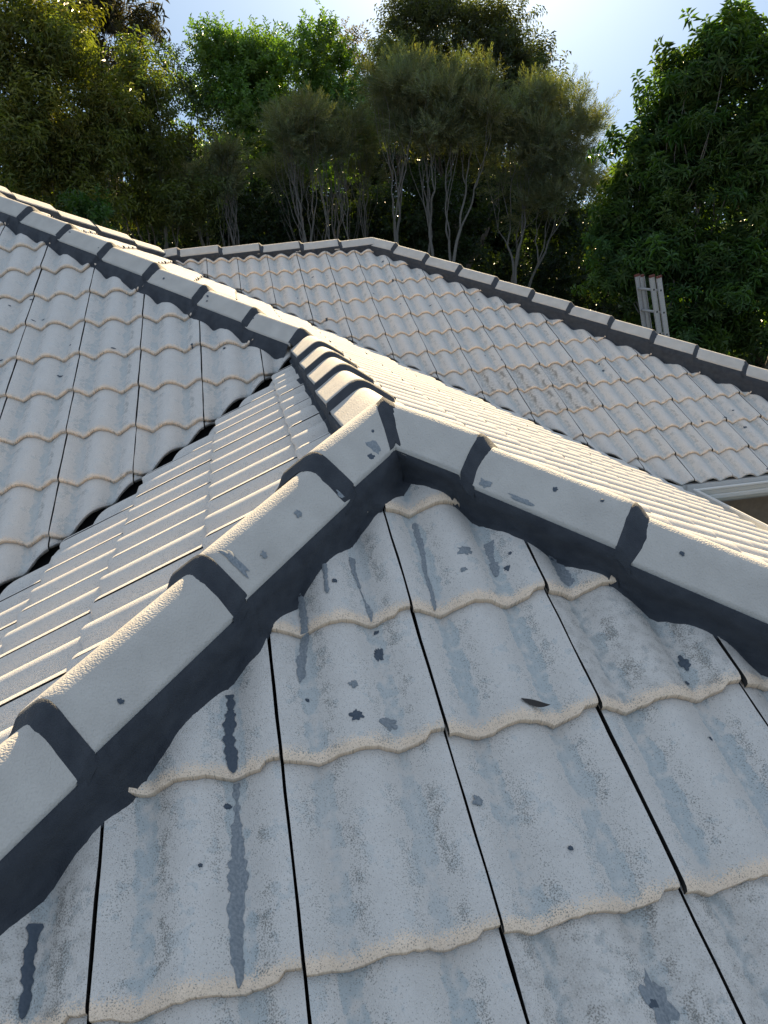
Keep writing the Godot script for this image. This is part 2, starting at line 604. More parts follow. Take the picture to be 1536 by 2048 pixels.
func cap_spot(root: Node3D, c: Dictionary, d: float, w: float, rd: float, rw: float, m: Material, sd: int):
	# a splash lying on the side of a cap
	var st := mb()
	st.set_smooth_group(0)
	var rings := []
	var n := 16
	for q in 3:
		var ring := []
		for k in n + 1:
			var t := TAU * (k % n) / n
			var e: float = [0.0, 0.75, 1.0][q] * (1.0 + 0.8 * noise.get_noise_2d(cos(t) * 55.0 + sd * 37.0, sin(t) * 55.0))
			var dd := d + cos(t) * rd * e
			var ww := w + sin(t) * rw * e
			var i := 0
			while i < CAP_PROFILE.size() - 2 and CAP_PROFILE[i + 1][0] < ww:
				i += 1
			var f: float = (ww - CAP_PROFILE[i][0]) / (CAP_PROFILE[i + 1][0] - CAP_PROFILE[i][0])
			var from := 0.0
			var to: float = c.ends[-1]
			for v in c.ends:
				if v >= dd:
					to = v
					break
				from = v
			var lift: float = CAP_LIFT * clampf((dd - from) / (to - from), 0, 1) + [0.004, 0.0038, 0.002][q]
			ring.append(cap_point(c, dd, i, lift).lerp(cap_point(c, dd, i + 1, lift), f))
		rings.append(ring)
	grid(st, rings)
	part("paint_spot", done(st), m, root)

func cap_lift(c: Dictionary, d: float) -> float:
	return CAP_LIFT * clampf(d / c.first, 0, 1)

func seam(root: Node3D, a: Dictionary, b: Dictionary, sa: int, sb: int, ra: float, rb: float, sd: int):
	# pointing over the mitre where two runs meet: sa / sb say which side of each run, ra / rb how the mitre recedes
	var st := mb()
	st.set_smooth_group(0)
	var rows := []
	var half := CAP_PROFILE.size() / 2
	for q in half + 2:
		var row := []
		var k := mini(q, half)
		var ka := half + sa * k
		var kb := half + sb * k
		var w := absf(CAP_PROFILE[ka][0])
		var j1 := 0.010 * noise.get_noise_2d(w * 900.0 + sd, 7.0)
		var j2 := 0.010 * noise.get_noise_2d(w * 900.0 + sd, 77.0)
		var down := Vector3(0, -0.03, 0) if q > half else Vector3.ZERO
		row.append(cap_point(a, w * ra + 0.036 + j1, ka, 0.004 + cap_lift(a, w + 0.03)) + down)
		row.append(cap_point(a, w * ra + 0.018, ka, 0.007 + cap_lift(a, w)) + down)
		row.append((cap_point(a, w * ra, ka, 0.009 + cap_lift(a, w)) + cap_point(b, w * rb, kb, 0.009 + cap_lift(b, w))) / 2 + down)
		row.append(cap_point(b, w * rb + 0.018, kb, 0.007 + cap_lift(b, w)) + down)
		row.append(cap_point(b, w * rb + 0.036 + j2, kb, 0.004 + cap_lift(b, w + 0.03)) + down)
		rows.append(row)
	grid(st, rows)
	part("mitre_pointing", done(st), mats.mortar, root)

# ------------------------------------------------------------------ marks on the slopes
func drip(root: Node3D, f: Dictionary, pts: Array, width: float, m: Material, sd: int, called := "paint_drip"):
	rng.seed = sd
	var st := mb()
	st.set_smooth_group(0)
	var line := []
	for k in pts.size() - 1:
		var a := Vector2(pts[k][0], pts[k][1])
		var b := Vector2(pts[k + 1][0], pts[k + 1][1])
		var n := maxi(2, int(a.distance_to(b) / 0.003))
		for i in n:
			line.append(a.lerp(b, float(i) / n))
	line.append(Vector2(pts[-1][0], pts[-1][1]))
	var rows := []
	for i in line.size():
		var t := float(i) / (line.size() - 1)
		var w := width * (0.85 + 0.7 * noise.get_noise_2d(line[i].y * 260.0, sd * 10.0) + 0.5 * noise.get_noise_2d(line[i].y * 3000.0, sd * 10.0)) * (1.0 if t < 0.9 else sqrt(maxf(0.02, (1.0 - t) / 0.1)))
		var u: float = line[i].x + 0.006 * noise.get_noise_2d(line[i].y * 400.0, sd * 10.0 + 60.0)
		var row := []
		for q in 5:
			var x := (q - 2) / 2.0
			row.append(surf(f, u + x * w * 0.5, line[i].y, 0.003 if absf(x) < 0.9 else 0.0012))
		rows.append(row)
	grid(st, rows)
	part(called, done(st), m, root)

func spot(root: Node3D, f: Dictionary, u: float, s: float, ru: float, rs: float, m: Material, sd: int, called := "paint_spot"):
	var st := mb()
	st.set_smooth_group(0)
	var n := 30
	var rings := []
	for q in 3:
		var ring := []
		for k in n + 1:
			var t := TAU * (k % n) / n
			var rr := 1.0 + 0.75 * noise.get_noise_2d(cos(t) * 55.0 + sd * 37.0, sin(t) * 55.0) + 0.22 * noise.get_noise_2d(cos(t) * 190.0 + sd * 37.0, sin(t) * 190.0)
			var e: float = [0.0, 0.75, 1.0][q] * rr
			ring.append(surf(f, u + cos(t) * ru * e, s + sin(t) * rs * e, [0.0034, 0.0032, 0.0012][q]))
		rings.append(ring)
	grid(st, rings)
	part(called, done(st), m, root)

# ------------------------------------------------------------------ trees
func blade(m: Dictionary, p: Vector3, d: Vector3, side: Vector3, length: float, width: float, droop: float):
	# a bent leaf blade of two triangles: base, left, tip, right
	var n := side.cross(d).normalized()
	var fold := n * width * 0.16
	m.v.append(p)
	m.v.append(p + d * length * 0.45 - side * width * 0.5 + fold)
	m.v.append(p + d * length - Vector3(0, droop, 0) * length)
	m.v.append(p + d * length * 0.45 + side * width * 0.5 + fold)
	for k in 4:
		m.n.append((n - side * 0.35 * [0.0, -1.0, 0.0, 1.0][k]).normalized())

func spray(kind: String) -> Dictionary:
	var m := {"v": PackedVector3Array(), "n": PackedVector3Array()}
	rng.seed = hash(kind)
	var up := Vector3.UP
	if kind == "broad":
		for k in 12:
			var t := k / 11.0
			var a := k * 2.4
			var out := Vector3(cos(a), 0.35 + 0.9 * t, sin(a)).normalized()
			blade(m, up * (t * 0.22) , out, out.cross(up).normalized().rotated(out, rnd(-0.9, 0.9)), rnd(0.08, 0.125), rnd(0.036, 0.052), rnd(0.0, 0.4))
	elif kind == "gum":
		for k in 13:
			var t := k / 12.0
			var a := k * 2.4
			var out := Vector3(cos(a), -0.25 + 0.7 * t, sin(a)).normalized()
			blade(m, up * (t * 0.26), out, out.cross(up).normalized().rotated(out, rnd(-1.5, 1.5)), rnd(0.09, 0.15), rnd(0.021, 0.034), rnd(0.2, 0.7))
	elif kind == "lance":
		for k in 16:
			var t := k / 15.0
			var a := k * 2.4
			var out := Vector3(cos(a), -0.15 + 1.15 * t, sin(a)).normalized()
			blade(m, up * (t * 0.17), out, out.cross(up).normalized().rotated(out, rnd(-0.5, 0.5)), rnd(0.12, 0.19), rnd(0.022, 0.035), rnd(0.25, 0.75))
	elif kind == "needle":
		for k in 24:
			var t := k / 23.0
			var a := k * 2.4
			var out := Vector3(cos(a), 0.5 + 1.1 * t, sin(a)).normalized()
			blade(m, up * (t * 0.26) + Vector3(rnd(-1, 1), 0, rnd(-1, 1)) * 0.03, out, out.cross(up).normalized(), rnd(0.06, 0.10), rnd(0.010, 0.016), 0.0)
	elif kind == "thread":
		for k in 20:
			var p := Vector3(rnd(-0.10, 0.10), rnd(-0.05, 0.12), rnd(-0.10, 0.10))
			var out := Vector3(rnd(-0.6, 0.6), rnd(-1.0, 0.5), rnd(-0.6, 0.6)).normalized()
			blade(m, p, out, out.cross(up).normalized(), rnd(0.18, 0.32), rnd(0.006, 0.010), 0.4)
	return m

var leaf_index := PackedInt32Array()

func crown_mesh(kind: String, xfs: Array, cols: Array) -> ArrayMesh:
	var m: Dictionary = sprays[kind]
	var per: int = m.v.size()
	var v := PackedVector3Array()
	var n := PackedVector3Array()
	var c := PackedColorArray()
	var one := PackedColorArray()
	one.resize(per)
	for k in xfs.size():
		v.append_array(xfs[k] * m.v)
		n.append_array(Transform3D(xfs[k].basis.orthonormalized(), Vector3.ZERO) * m.n)
		one.fill(cols[k])
		c.append_array(one)
	var need := v.size() / 4 * 6
	var q := leaf_index.size() / 6
	while leaf_index.size() < need:
		for t in [0, 1, 2, 0, 2, 3]:
			leaf_index.append(q * 4 + t)
		q += 1
	var arr := []
	arr.resize(Mesh.ARRAY_MAX)
	arr[Mesh.ARRAY_VERTEX] = v
	arr[Mesh.ARRAY_NORMAL] = n
	arr[Mesh.ARRAY_COLOR] = c
	arr[Mesh.ARRAY_INDEX] = leaf_index.slice(0, need)
	var am := ArrayMesh.new()
	am.add_surface_from_arrays(Mesh.PRIMITIVE_TRIANGLES, arr)
	leaf_count += need / 3
	return am

var sprays := {}

func limb(st: SurfaceTool, a: Vector3, b: Vector3, r0: float, r1: float, bend: float, sides := 6) -> Array:
	var pts := []
	var rad := []
	var side := Vector3(rnd(-1, 1), rnd(-0.3, 0.3), rnd(-1, 1)) * bend
	var side2 := Vector3(rnd(-1, 1), rnd(-0.3, 0.3), rnd(-1, 1)) * bend * 0.5
	var n := 7
	for i in n + 1:
		var t := float(i) / n
		pts.append(a.lerp(b, t) + side * sin(PI * t) + side2 * sin(TAU * t))
		rad.append(lerpf(r0, r1, pow(t, 0.8)))
	tube(st, pts, rad, sides)
	return pts

func grow(st: SurfaceTool, from: Vector3, tips: Array, r: float, fork: float, level: int):
	# a stem that runs towards its tips and divides again and again
	if tips.size() == 1:
		limb(st, from, tips[0], r, 0.004, from.distance_to(tips[0]) * 0.09, 5)
		return
	var mean := Vector3.ZERO
	for t in tips:
		mean += t
	mean /= tips.size()
	var part_way := fork if level == 0 else rnd(0.25, 0.42)
	var node := from.lerp(mean, part_way) + Vector3(rnd(-1, 1), 0, rnd(-1, 1)) * from.distance_to(mean) * 0.05
	node.y -= from.distance_to(mean) * (0.06 if level > 0 else 0.0)
	limb(st, from, node, r, r * 0.8, from.distance_to(node) * 0.07, 6 if level < 2 else 5)
	var axis := Vector3(rnd(-1, 1), rnd(-0.4, 0.4), rnd(-1, 1))
	if level % 2 == 0:
		axis = Vector3(1, 0, rnd(-0.4, 0.4))
	var sorted := tips.duplicate()
	sorted.sort_custom(func(a, b): return a.dot(axis) < b.dot(axis))
	var cut := clampi(int(sorted.size() * rnd(0.35, 0.65)), 1, sorted.size() - 1)
	for g in [sorted.slice(0, cut), sorted.slice(cut)]:
		grow(st, node, g, maxf(0.005, r * 0.8 * pow(float(g.size()) / tips.size(), 0.42)), fork, level + 1)

func tree(called: String, label: String, base: Vector3, lobes: Array, kind: String, tone: Color, opt: Dictionary):
	# lobes: [x, y, z, horizontal radius, vertical radius]; the crown is clumps of leaf sprays spread through them
	rng.seed = hash(label)
	var root := thing(called, base, label, opt.get("category", "tree"), opt.get("group", ""))
	var wood := mb()
	var xfs := []
	var cols := []
	var dens: float = opt.get("density", 10.0)
	var per: int = opt.get("per", 16)
	var cr: float = opt.get("clump", 0.34)
	var stems: int = opt.get("stems", 1)
	var trunk_r: float = opt.get("trunk", 0.14)
	var fork: float = opt.get("fork", 0.35)
	var inner: float = opt.get("inner", 0.35)
	var stretch: float = opt.get("tall", 1.0)
	var centre := Vector3.ZERO
	for l in lobes:
		centre += Vector3(l[0], l[1], l[2])
	centre = centre / lobes.size() - base
	var tips := []
	for l in lobes:
		var c := Vector3(l[0], l[1], l[2]) - base
		var rad: Vector3 = Vector3(l[3], l[4], l[3] * opt.get("depth", 0.85)) * opt.get("grow", 1.0)
		var clumps := int(maxf(4.0, 0.74 * dens * (rad.x * rad.y * 3.0 + rad.x * rad.z)))
		var subs := []
		var n_sub: int = maxi(3, int(opt.get("subs", 9.0) * sqrt(rad.x * rad.y) / 1.1))
		for k in n_sub:
			var w := Vector3(rng.randfn(), rng.randfn(), rng.randfn()).normalized()
			var sr: float = rnd(0.30, 0.52)
			subs.append([c + w * rad * (1.0 - sr) * rnd(0.85, 1.08), rad * sr])
		for k in clumps:
			var sub = subs[k % n_sub]
			var v := Vector3(rng.randfn(), rng.randfn() + 0.35, rng.randfn()).normalized()
			var r := lerpf(inner, 1.0, pow(rng.randf(), 0.5))
			if rng.randf() < 0.10:
				r *= rnd(1.0, 1.25)
			var p: Vector3 = sub[0] + v * r * sub[1]
			if rng.randf() < opt.get("twigs", 0.35):
				tips.append(p)
			var shade := rnd(0.7, 1.3)
			var warm := rnd(-0.12, 0.16)
			var size := cr * rnd(0.7, 1.3)
			for s in per:
				var o := Vector3(rng.randfn(), rng.randfn() * 0.75 * stretch, rng.randfn()) * size * 0.5
				var q := p + o
				var dir := (v * 0.55 + o.normalized() * 0.6 + Vector3(rnd(-0.5, 0.5), opt.get("rise", 0.4) + rnd(-0.3, 0.3), rnd(-0.5, 0.5))).normalized()
				var x := dir.cross(Vector3(rnd(-1, 1), rnd(-1, 1), rnd(-1, 1))).normalized()
				var sc: float = rnd(0.75, 1.25) * opt.get("size", 1.0)
				xfs.append(Transform3D(Basis(x, dir, x.cross(dir)).scaled(Vector3.ONE * sc), q))
				var t := shade * rnd(0.85, 1.15)
				cols.append(Color(tone.r * t * (1.0 + warm), tone.g * t, tone.b * t * (1.0 - warm)) * 1.42)
	while tips.size() > opt.get("tips", 45):
		tips.remove_at(rng.randi() % tips.size())
	tips.sort_custom(func(a, b): return a.x < b.x)
	for k in stems:
		var mine := tips.slice(tips.size() * k / stems, tips.size() * (k + 1) / stems)
		if mine.is_empty():
			continue
		var foot := Vector3(rnd(-1, 1) + (k - (stems - 1) / 2.0) * 0.9, 0, rnd(-1, 1)) * 0.12 * (stems - 1)
		grow(wood, foot - Vector3(0, 0.15, 0), mine, trunk_r, fork, 0)
	part("trunk", done(wood), mats[opt.get("bark", "dark_bark")], root)
	if not sprays.has(kind):
		var keep := rng.state
		sprays[kind] = spray(kind)
		rng.state = keep
	part("crown", crown_mesh(kind, xfs, cols), mats["needle" if kind in ["needle", "thread"] else "leaf"], root)
	return root

var leaf_count := 0

# ------------------------------------------------------------------ the scene
func _ready():
	# camera
	cam = Camera3D.new()
	cam.name = "camera"
	add_child(cam)
	cam.position = Vector3(-0.22575, 0.52599, 1.71234)
	cam.rotation = Vector3(-0.345, -0.17364, -0.05595)
	cam.fov = 69.77
	cam.near = 0.05
	cam.far = 400.0
	cam.current = true
	# sky, sun, exposure
	var sun := DirectionalLight3D.new()
	sun.name = "sun"
	add_child(sun)
	var az := deg_to_rad(18.0)
	var el := deg_to_rad(22.8)
	var to_sun := Vector3(sin(az) * cos(el), sin(el), -cos(az) * cos(el))
	sun.look_at_from_position(Vector3.ZERO, -to_sun, Vector3.UP)
	sun.light_energy = 1.6
	sun.light_color = Color(1.0, 0.89, 0.70)
	sun.light_angular_distance = 0.5
	sun.shadow_enabled = true
	# clear air: pale blue that whitens towards the sun and slightly towards the horizon
	var air := Image.create(512, 256, false, Image.FORMAT_RGBF)
	for y in 256:
		var th := PI * (y + 0.5) / 256
		for x in 512:
			var ph := TAU * (x + 0.5) / 512
			var d := Vector3(sin(th) * sin(ph), cos(th), -sin(th) * cos(ph))
			var up := clampf(d.y, 0, 1)
			var c := Color(0.225, 0.42, 0.71).lerp(Color(0.43, 0.49, 0.575), pow(up, 0.6))
			c = c.lerp(Color(0.46, 0.60, 0.78), pow(1.0 - up, 14.0) * 0.6)
			var away := rad_to_deg(acos(clampf(d.dot(to_sun), -1, 1)))
			var glow := 0.80 * exp(-pow(away / 12.5, 1.3)) + 1.2 * exp(-away / 4.0)
			c += Color(1.0, 0.97, 0.90) * glow
			if d.y < 0.0:
				c = c.lerp(Color(0.10, 0.10, 0.075), clampf(-d.y * 12.0, 0, 1))
			air.set_pixel(x, y, c)
	var sky_mat := PanoramaSkyMaterial.new()
	sky_mat.panorama = ImageTexture.create_from_image(air)
	var sky := Sky.new()
	sky.sky_material = sky_mat
	var env := Environment.new()
	env.background_mode = Environment.BG_SKY
	env.sky = sky
	env.tonemap_mode = Environment.TONE_MAPPER_LINEAR
	env.background_energy_multiplier = 0.42
	env.tonemap_exposure = 3.0
	env.sdfgi_enabled = true
	env.ssao_enabled = true
	env.ssil_enabled = true
	var we := WorldEnvironment.new()
	we.name = "environment"
	we.environment = env
	add_child(we)

	noise.seed = 5
	noise.frequency = 0.02
	noise.fractal_octaves = 3
	make_materials()
	build_ground()
	build_house()
	build_ladder()
	build_neighbour()
	build_trees()
	print("tiles ", tile_count, " leaf triangles ", leaf_count)

func build_ground():
	var st := mb()
	st.set_smooth_group(0)
	var rows := []
	for r in 41:
		var row := []
		for k in 41:
			var p := Vector3(lerpf(-150, 150, k / 40.0), GROUND, lerpf(-150, 150, r / 40.0))
			row.append(p)
		rows.append(row)
	grid(st, rows)
	var g := part("ground", done(st), mats.ground, self)
	g.set_meta("kind", "structure")

func sheet(called: String, pts: Array, m: Material, house: Node3D):
	var st := mb()
	st.set_smooth_group(-1)
	for k in pts.size() - 2:
		for v in [pts[0], pts[k + 1], pts[k + 2]]:
			st.set_uv(Vector2.ZERO)
			st.add_vertex(v)
	return part(called, done(st), m, house)

func build_house():
	var house := thing("house", Vector3.ZERO, "house with weathered pale grey concrete tile roof and dark slate mortar along its ridges", "house")
	for v in 4:
		full_tiles.append(tile_mesh(null, 0.0, 0.0, -GAUGE - 0.05, v + 900, true))
	var se := 2.84                       # slope length from the near ridge to the eaves
	var ls := A.z - J.z
	var ic := 1.0 / CT
	var down_s := Vector3(0, -ST, CT)
	var down_e := Vector3(CT, -ST, 0)
	var down_w := Vector3(-CT, -ST, 0)
	var X := Vector3(1, 0, 0)
	# near hip end
	var fn := face(A, X, down_s, 1.2008, -0.056, [Vector2(-4, 4 * ic), Vector2(0, 0), Vector2(4, 4 * ic)], [Vector2(-4, se), Vector2(4, se)], 0.0)
	var near = slope(house, fn, "near roof slope of pale tiles streaked with slate blue paint drips", -2.6, 2.6, se, [0.2786, 0.5854, 0.8714], [], 11, "near")
	# main roof, camera side
	var fl := face(J, X, down_s, -0.7398 - GAUGE * 8, -1.4552, [Vector2(-5, -2.614 * ic), Vector2(-2.614, -2.614 * ic), Vector2(0, 0)], [Vector2(-5, se), Vector2(-se * CT, se), Vector2(0, 0)], 0.045)
	var left_slope = slope(house, fl, "left roof slope of pale tiles running down into the open valley", -4.2, 0.02, se, [], [], 12, "mid")
	# side of the near wing
	var fw := face(A, Vector3(0, 0, 1), down_w, 0.905, 0.005, [Vector2(-ls, 0), Vector2(0, 0), Vector2(4, 4 * ic)], [Vector2(-ls, 0), Vector2(-ls + se * CT, se), Vector2(4, se)], 0.015)
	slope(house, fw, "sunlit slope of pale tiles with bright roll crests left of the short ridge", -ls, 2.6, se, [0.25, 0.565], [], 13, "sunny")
	# long sunlit side
	var u2 := A.z - J2.z
	var ut := A.z - TOP.z
	var val := A.z + 5.418 - A.x
	var fe := face(A, Vector3(0, 0, -1), down_e, 0.267 - GAUGE * 10, 0.11,
		[Vector2(-4, 4 * ic), Vector2(0, 0), Vector2(ls, 0), Vector2(ut, (TOP.x - A.x) * ic), Vector2(u2, (J2.x - A.x) * ic)],
		[Vector2(-4, se), Vector2(val - se * CT, se), Vector2(u2, (val - u2) * ic)], 0.035)
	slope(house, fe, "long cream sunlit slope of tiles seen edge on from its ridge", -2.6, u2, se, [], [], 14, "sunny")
	# back wing
	var fb := face(HB, X, down_s, 0.472 - GAUGE, -0.824,
		[Vector2(J2.x - HB.x, 0), Vector2(0, 0), Vector2(6, 6 * ic)],
		[Vector2(J2.x - HB.x, 0), Vector2(4.01 * CT - HB.x + 5.418 + HB.z, 4.01), Vector2(6, 4.01)], 0.04)
	var back_slope = slope(house, fb, "back roof slope of pale tiles between the far ridge and the valley", J2.x - HB.x, 3.62, 4.01, [], [[0.75, 2.45, 0.22], [1.0, 2.8, 0.3], [0.45, 2.5, 0.16], [1.3, 2.45, 0.16]], 15, "mid")

	# hips and ridges
	var q := sqrt(2.0 + TT * TT)
	var scale_all = func(a, k): return a.map(func(x): return x * k)
	var hip_dir = func(x, z): return Vector3(x, -TT, z) / q
	var flip = func(a, total): return a.map(func(x): return (total - x) * q)
	run(house, "ridge", "short ridge whose caps are sunlit on their left sides", J + Vector3(0, 0, 0.05), Vector3(0, 0, 1), [0.47, 0.86, 1.235, 1.60, 2.0], 0.046, 0.05, [fw, fe], [0.0, 0.0], 21)
	var hl = run(house, "hip", "near left hip of grey caps with sunlit crests", A, hip_dir.call(-1, 1), scale_all.call([0.205, 0.467, 0.73, 0.995, 1.26, 1.52, 1.785, 2.05, 2.31, 2.5], q), 0.08, 0.14, [fw, fn], [0.414, 1.0], 22, [0.105, 0.112])
	var hr = run(house, "hip", "near right hip of grey caps with a broad dark mortar skirt", A, hip_dir.call(1, 1), scale_all.call([0.2, 0.468, 0.735, 1.0, 1.265, 1.53, 1.795, 2.06, 2.32, 2.5], q), 0.08, 0.14, [fn, fe], [1.0, 0.414], 23, [0.086, 0.10])
	for k in [[0.46, 0.062, 0.009, 0.007, "slurry"], [0.60, 0.075, 0.007, 0.006, "slurry"], [0.17, 0.078, 0.022, 0.02, "slurry"], [0.20, 0.088, 0.014, 0.008, "wet"], [0.13, 0.05, 0.006, 0.004, "wet"], [1.0, 0.08, 0.005, 0.005, "wet"], [0.66, 0.05, 0.009, 0.03, "slurry"], [0.33, 0.09, 0.01, 0.012, "slurry"]]:
		cap_spot(hl, runs[22], k[0], k[1], k[2], k[3], mats[k[4]], int(k[0] * 100))
	for k in [[0.165, -0.055, 0.007, 0.012, "wet"], [0.19, -0.06, 0.008, 0.005, "wet"], [0.52, -0.045, 0.006, 0.005, "wet"], [0.36, -0.09, 0.016, 0.008, "slurry"], [0.46, -0.093, 0.03, 0.005, "slurry"], [0.82, -0.05, 0.005, 0.004, "wet"], [0.63, -0.03, 0.004, 0.004, "wet"]]:
		cap_spot(hr, runs[23], k[0], k[1], k[2], k[3], mats[k[4]], int(k[0] * 100) + 7)
	seam(hl, runs[22], runs[23], 1, -1, 1.0, 1.0, 5)
	var hm = run(house, "hip", "long hip of grey caps descending from the upper left", TOP, hip_dir.call(1, 1), flip.call([2.38, 2.115, 1.855, 1.589, 1.321, 1.057, 0.785, 0.511, 0.255, 0.03], 2.614), 0.042, 0.042, [fl, fe], [0.0, 0.0], 24, [0.145, 0.10], true)
	for k in [[1.98, -0.04, 0.012, 0.005], [2.30, -0.07, 0.006, 0.004], [2.86, -0.06, 0.006, 0.006], [3.2, -0.045, 0.008, 0.005], [3.22, -0.07, 0.005, 0.004], [3.55, -0.05, 0.006, 0.004]]:
		cap_spot(hm, runs[24], k[0], k[1], k[2], k[3], mats.wet, int(k[0] * 100))
	run(house, "hip", "far sunlit hip behind the long hip at the upper left", TOP, hip_dir.call(1, -1), flip.call([1.31, 1.048, 0.784, 0.523, 0.256, 0.0], 1.557), 0.05, 0.05, [fe, null], [0.0, 0.0], 25)
	var rb = run(house, "ridge", "far level ridge in front of the trees", J2, X, [0.18, 0.586, 0.995, 1.403, 1.803, 2.178], 0.036, 0.036, [fb, null], [0.0, 0.0], 26, [0.10, 0.1])
	run(house, "hip", "far hip descending to the right below the ladder", HB, hip_dir.call(1, 1), scale_all.call([0.2, 0.46, 0.724, 1.0, 1.265, 1.53, 1.8, 2.066, 2.325, 2.6, 2.87, 3.13, 3.4, 3.6], q), 0.055, 0.155, [fb, null], [0.414, 0.0], 27)

	# slurry drips and spots on the near slope
	var dr := [
		[[[0.016, 0.30], [0.006, 0.434], [0.002, 0.508], [-0.004, 0.583]], 0.016, "slurry"],
		[[[-0.154, 0.395], [-0.152, 0.496], [-0.144, 0.539], [-0.143, 0.584]], 0.015, "slurry"],
		[[[-0.442, 0.70], [-0.443, 0.79], [-0.442, 0.865]], 0.020, "wet"],
		[[[-0.442, 0.875], [-0.443, 0.996], [-0.447, 1.086], [-0.454, 1.196]], 0.021, "slurry"],
		[[[-0.751, 1.05], [-0.751, 1.122], [-0.75, 1.153], [-0.752, 1.176]], 0.018, "wet"],
		[[[-0.28, 0.47], [-0.282, 0.555], [-0.291, 0.611], [-0.305, 0.70]], 0.015, "slurry"],
		[[[0.17, 0.40], [0.165, 0.43], [0.157, 0.505]], 0.024, "slurry"],
		[[[-0.22, 0.43], [-0.227, 0.515]], 0.014, "slurry"],
		[[[0.30, 0.47], [0.31, 0.56]], 0.03, "slurry"]]
	for k in dr.size():
		drip(near, fn, dr[k][0], dr[k][1], mats[dr[k][2]], k + 40)
	var sp := [[-0.142, 0.655, 0.009, 0.016, "wet"], [-0.207, 0.739, 0.011, 0.008, "slurry"], [-0.213, 0.808, 0.011, 0.010, "wet"], [-0.296, 0.739, 0.004, 0.004, "wet"], [-0.206, 0.482, 0.006, 0.005, "wet"], [0.183, 0.494, 0.006, 0.007, "wet"], [0.078, 0.499, 0.008, 0.006, "slurry"], [-0.456, 0.918, 0.006, 0.006, "wet"], [0.142, 1.329, 0.013, 0.012, "wet"], [-0.033, 0.996, 0.011, 0.009, "slurry"], [0.089, 1.105, 0.004, 0.004, "wet"], [0.466, 0.791, 0.009, 0.016, "wet"], [0.297, 0.48, 0.006, 0.006, "wet"], [0.445, 0.84, 0.005, 0.004, "wet"], [0.435, 0.955, 0.004, 0.004, "wet"], [-0.277, 0.39, 0.008, 0.006, "wet"], [-0.153, 0.821, 0.014, 0.012, "slurry"], [0.097, 0.442, 0.02, 0.014, "slurry"], [-0.50, 1.02, 0.003, 0.003, "wet"], [0.20, 0.46, 0.004, 0.004, "wet"], [-0.135, 0.60, 0.006, 0.004, "wet"]]
	for k in sp.size():
		spot(near, fn, sp[k][0], sp[k][1], sp[k][2], sp[k][3], mats[sp[k][4]], k + 3)
	spot(near, fn, 0.146, 1.325, 0.020, 0.034, mats.slurry, 5, "paint_spot")

	# a dark leaf fragment lying on the near slope
	var leaf_at := surf(fn, 0.122, 0.842, 0.004)
	var scrap := thing("dead_leaf", leaf_at, "small dark dead leaf lying on the near slope just above a tile edge", "leaf")
	var ls_st := mb()
	ls_st.set_smooth_group(0)
	var lr := []
	for edge in 2:
		var row := []
		for k in 9:
			var t := k / 8.0
			var w := 0.0085 * sin(PI * clampf(t * 0.92 + 0.06, 0, 1)) * (1 if edge else -1)
			row.append(fn.ud * (t - 0.5) * 0.05 + fn.sd * ((t - 0.5) * 0.022 + w) + fn.n * (0.003 + 0.006 * pow(2.0 * t - 1.0, 2.0) + 0.002 * edge))
		lr.append(row)
	grid(ls_st, lr)
	part("blade", done(ls_st), mats.dead_leaf, scrap)
	# stray mortar splashes on the farther slopes
	rng.seed = 404
	for k in 16:
		spot(left_slope, fl, rnd(-1.9, -0.25), rnd(-0.7, 0.25), rnd(0.005, 0.012), rnd(0.004, 0.010), mats.wet, k + 200)
	for k in 26:
		var u := rnd(-1.2, 2.4)
		spot(back_slope, fb, u, maxf(u * 1.1, 0.0) + rnd(0.3, 1.7), rnd(0.006, 0.013), rnd(0.005, 0.012), mats.wet, k + 240)

	# eaves, gutters, walls, the slopes turned away
	build_eaves(house)

func gutter(house: Node3D, a: Vector3, b: Vector3, out: Vector3, label: String):
	# quad gutter: a back, a bottom and a moulded front with a rolled lip, along a-b; out points away from the wall
	var prof_pts := [[0.0, 0.0], [0.0, -0.085], [0.012, -0.098], [0.075, -0.105], [0.095, -0.10], [0.104, -0.085], [0.104, -0.062], [0.098, -0.055], [0.103, -0.048], [0.106, -0.028], [0.104, -0.004], [0.111, 0.004], [0.121, 0.002], [0.122, -0.008], [0.115, -0.012]]
	var st := mb()
	st.set_smooth_group(-1)
	var rows := []
	for p in prof_pts:
		var row := []
		for k in 5:
			row.append(a.lerp(b, k / 4.0) + out * p[0] + Vector3(0, p[1], 0))
		rows.append(row)
	grid(st, rows)
	rows.clear()
	for p in prof_pts:
		var row := []
		for k in 5:
			row.append(a.lerp(b, k / 4.0) + out * (p[0] - (0.0015 if p[0] > 0.08 else -0.0015)) + Vector3(0, p[1] + 0.0015, 0))
		rows.append(row)
	rows.reverse()
	grid(st, rows)
	var o := part("gutter", done(st), mats.gutter, house)
	o.set_meta("label", label)
	return o

func wall_box(house: Node3D, called: String, a: Vector3, b: Vector3, m: Material):
	var st := mb()
	var c := (a + b) / 2
	var h := (b - a) / 2
	box(st, c, Vector3(absf(h.x), 0, 0), Vector3(0, absf(h.y), 0), Vector3(0, 0, absf(h.z)))
	return part(called, done(st), m, house)

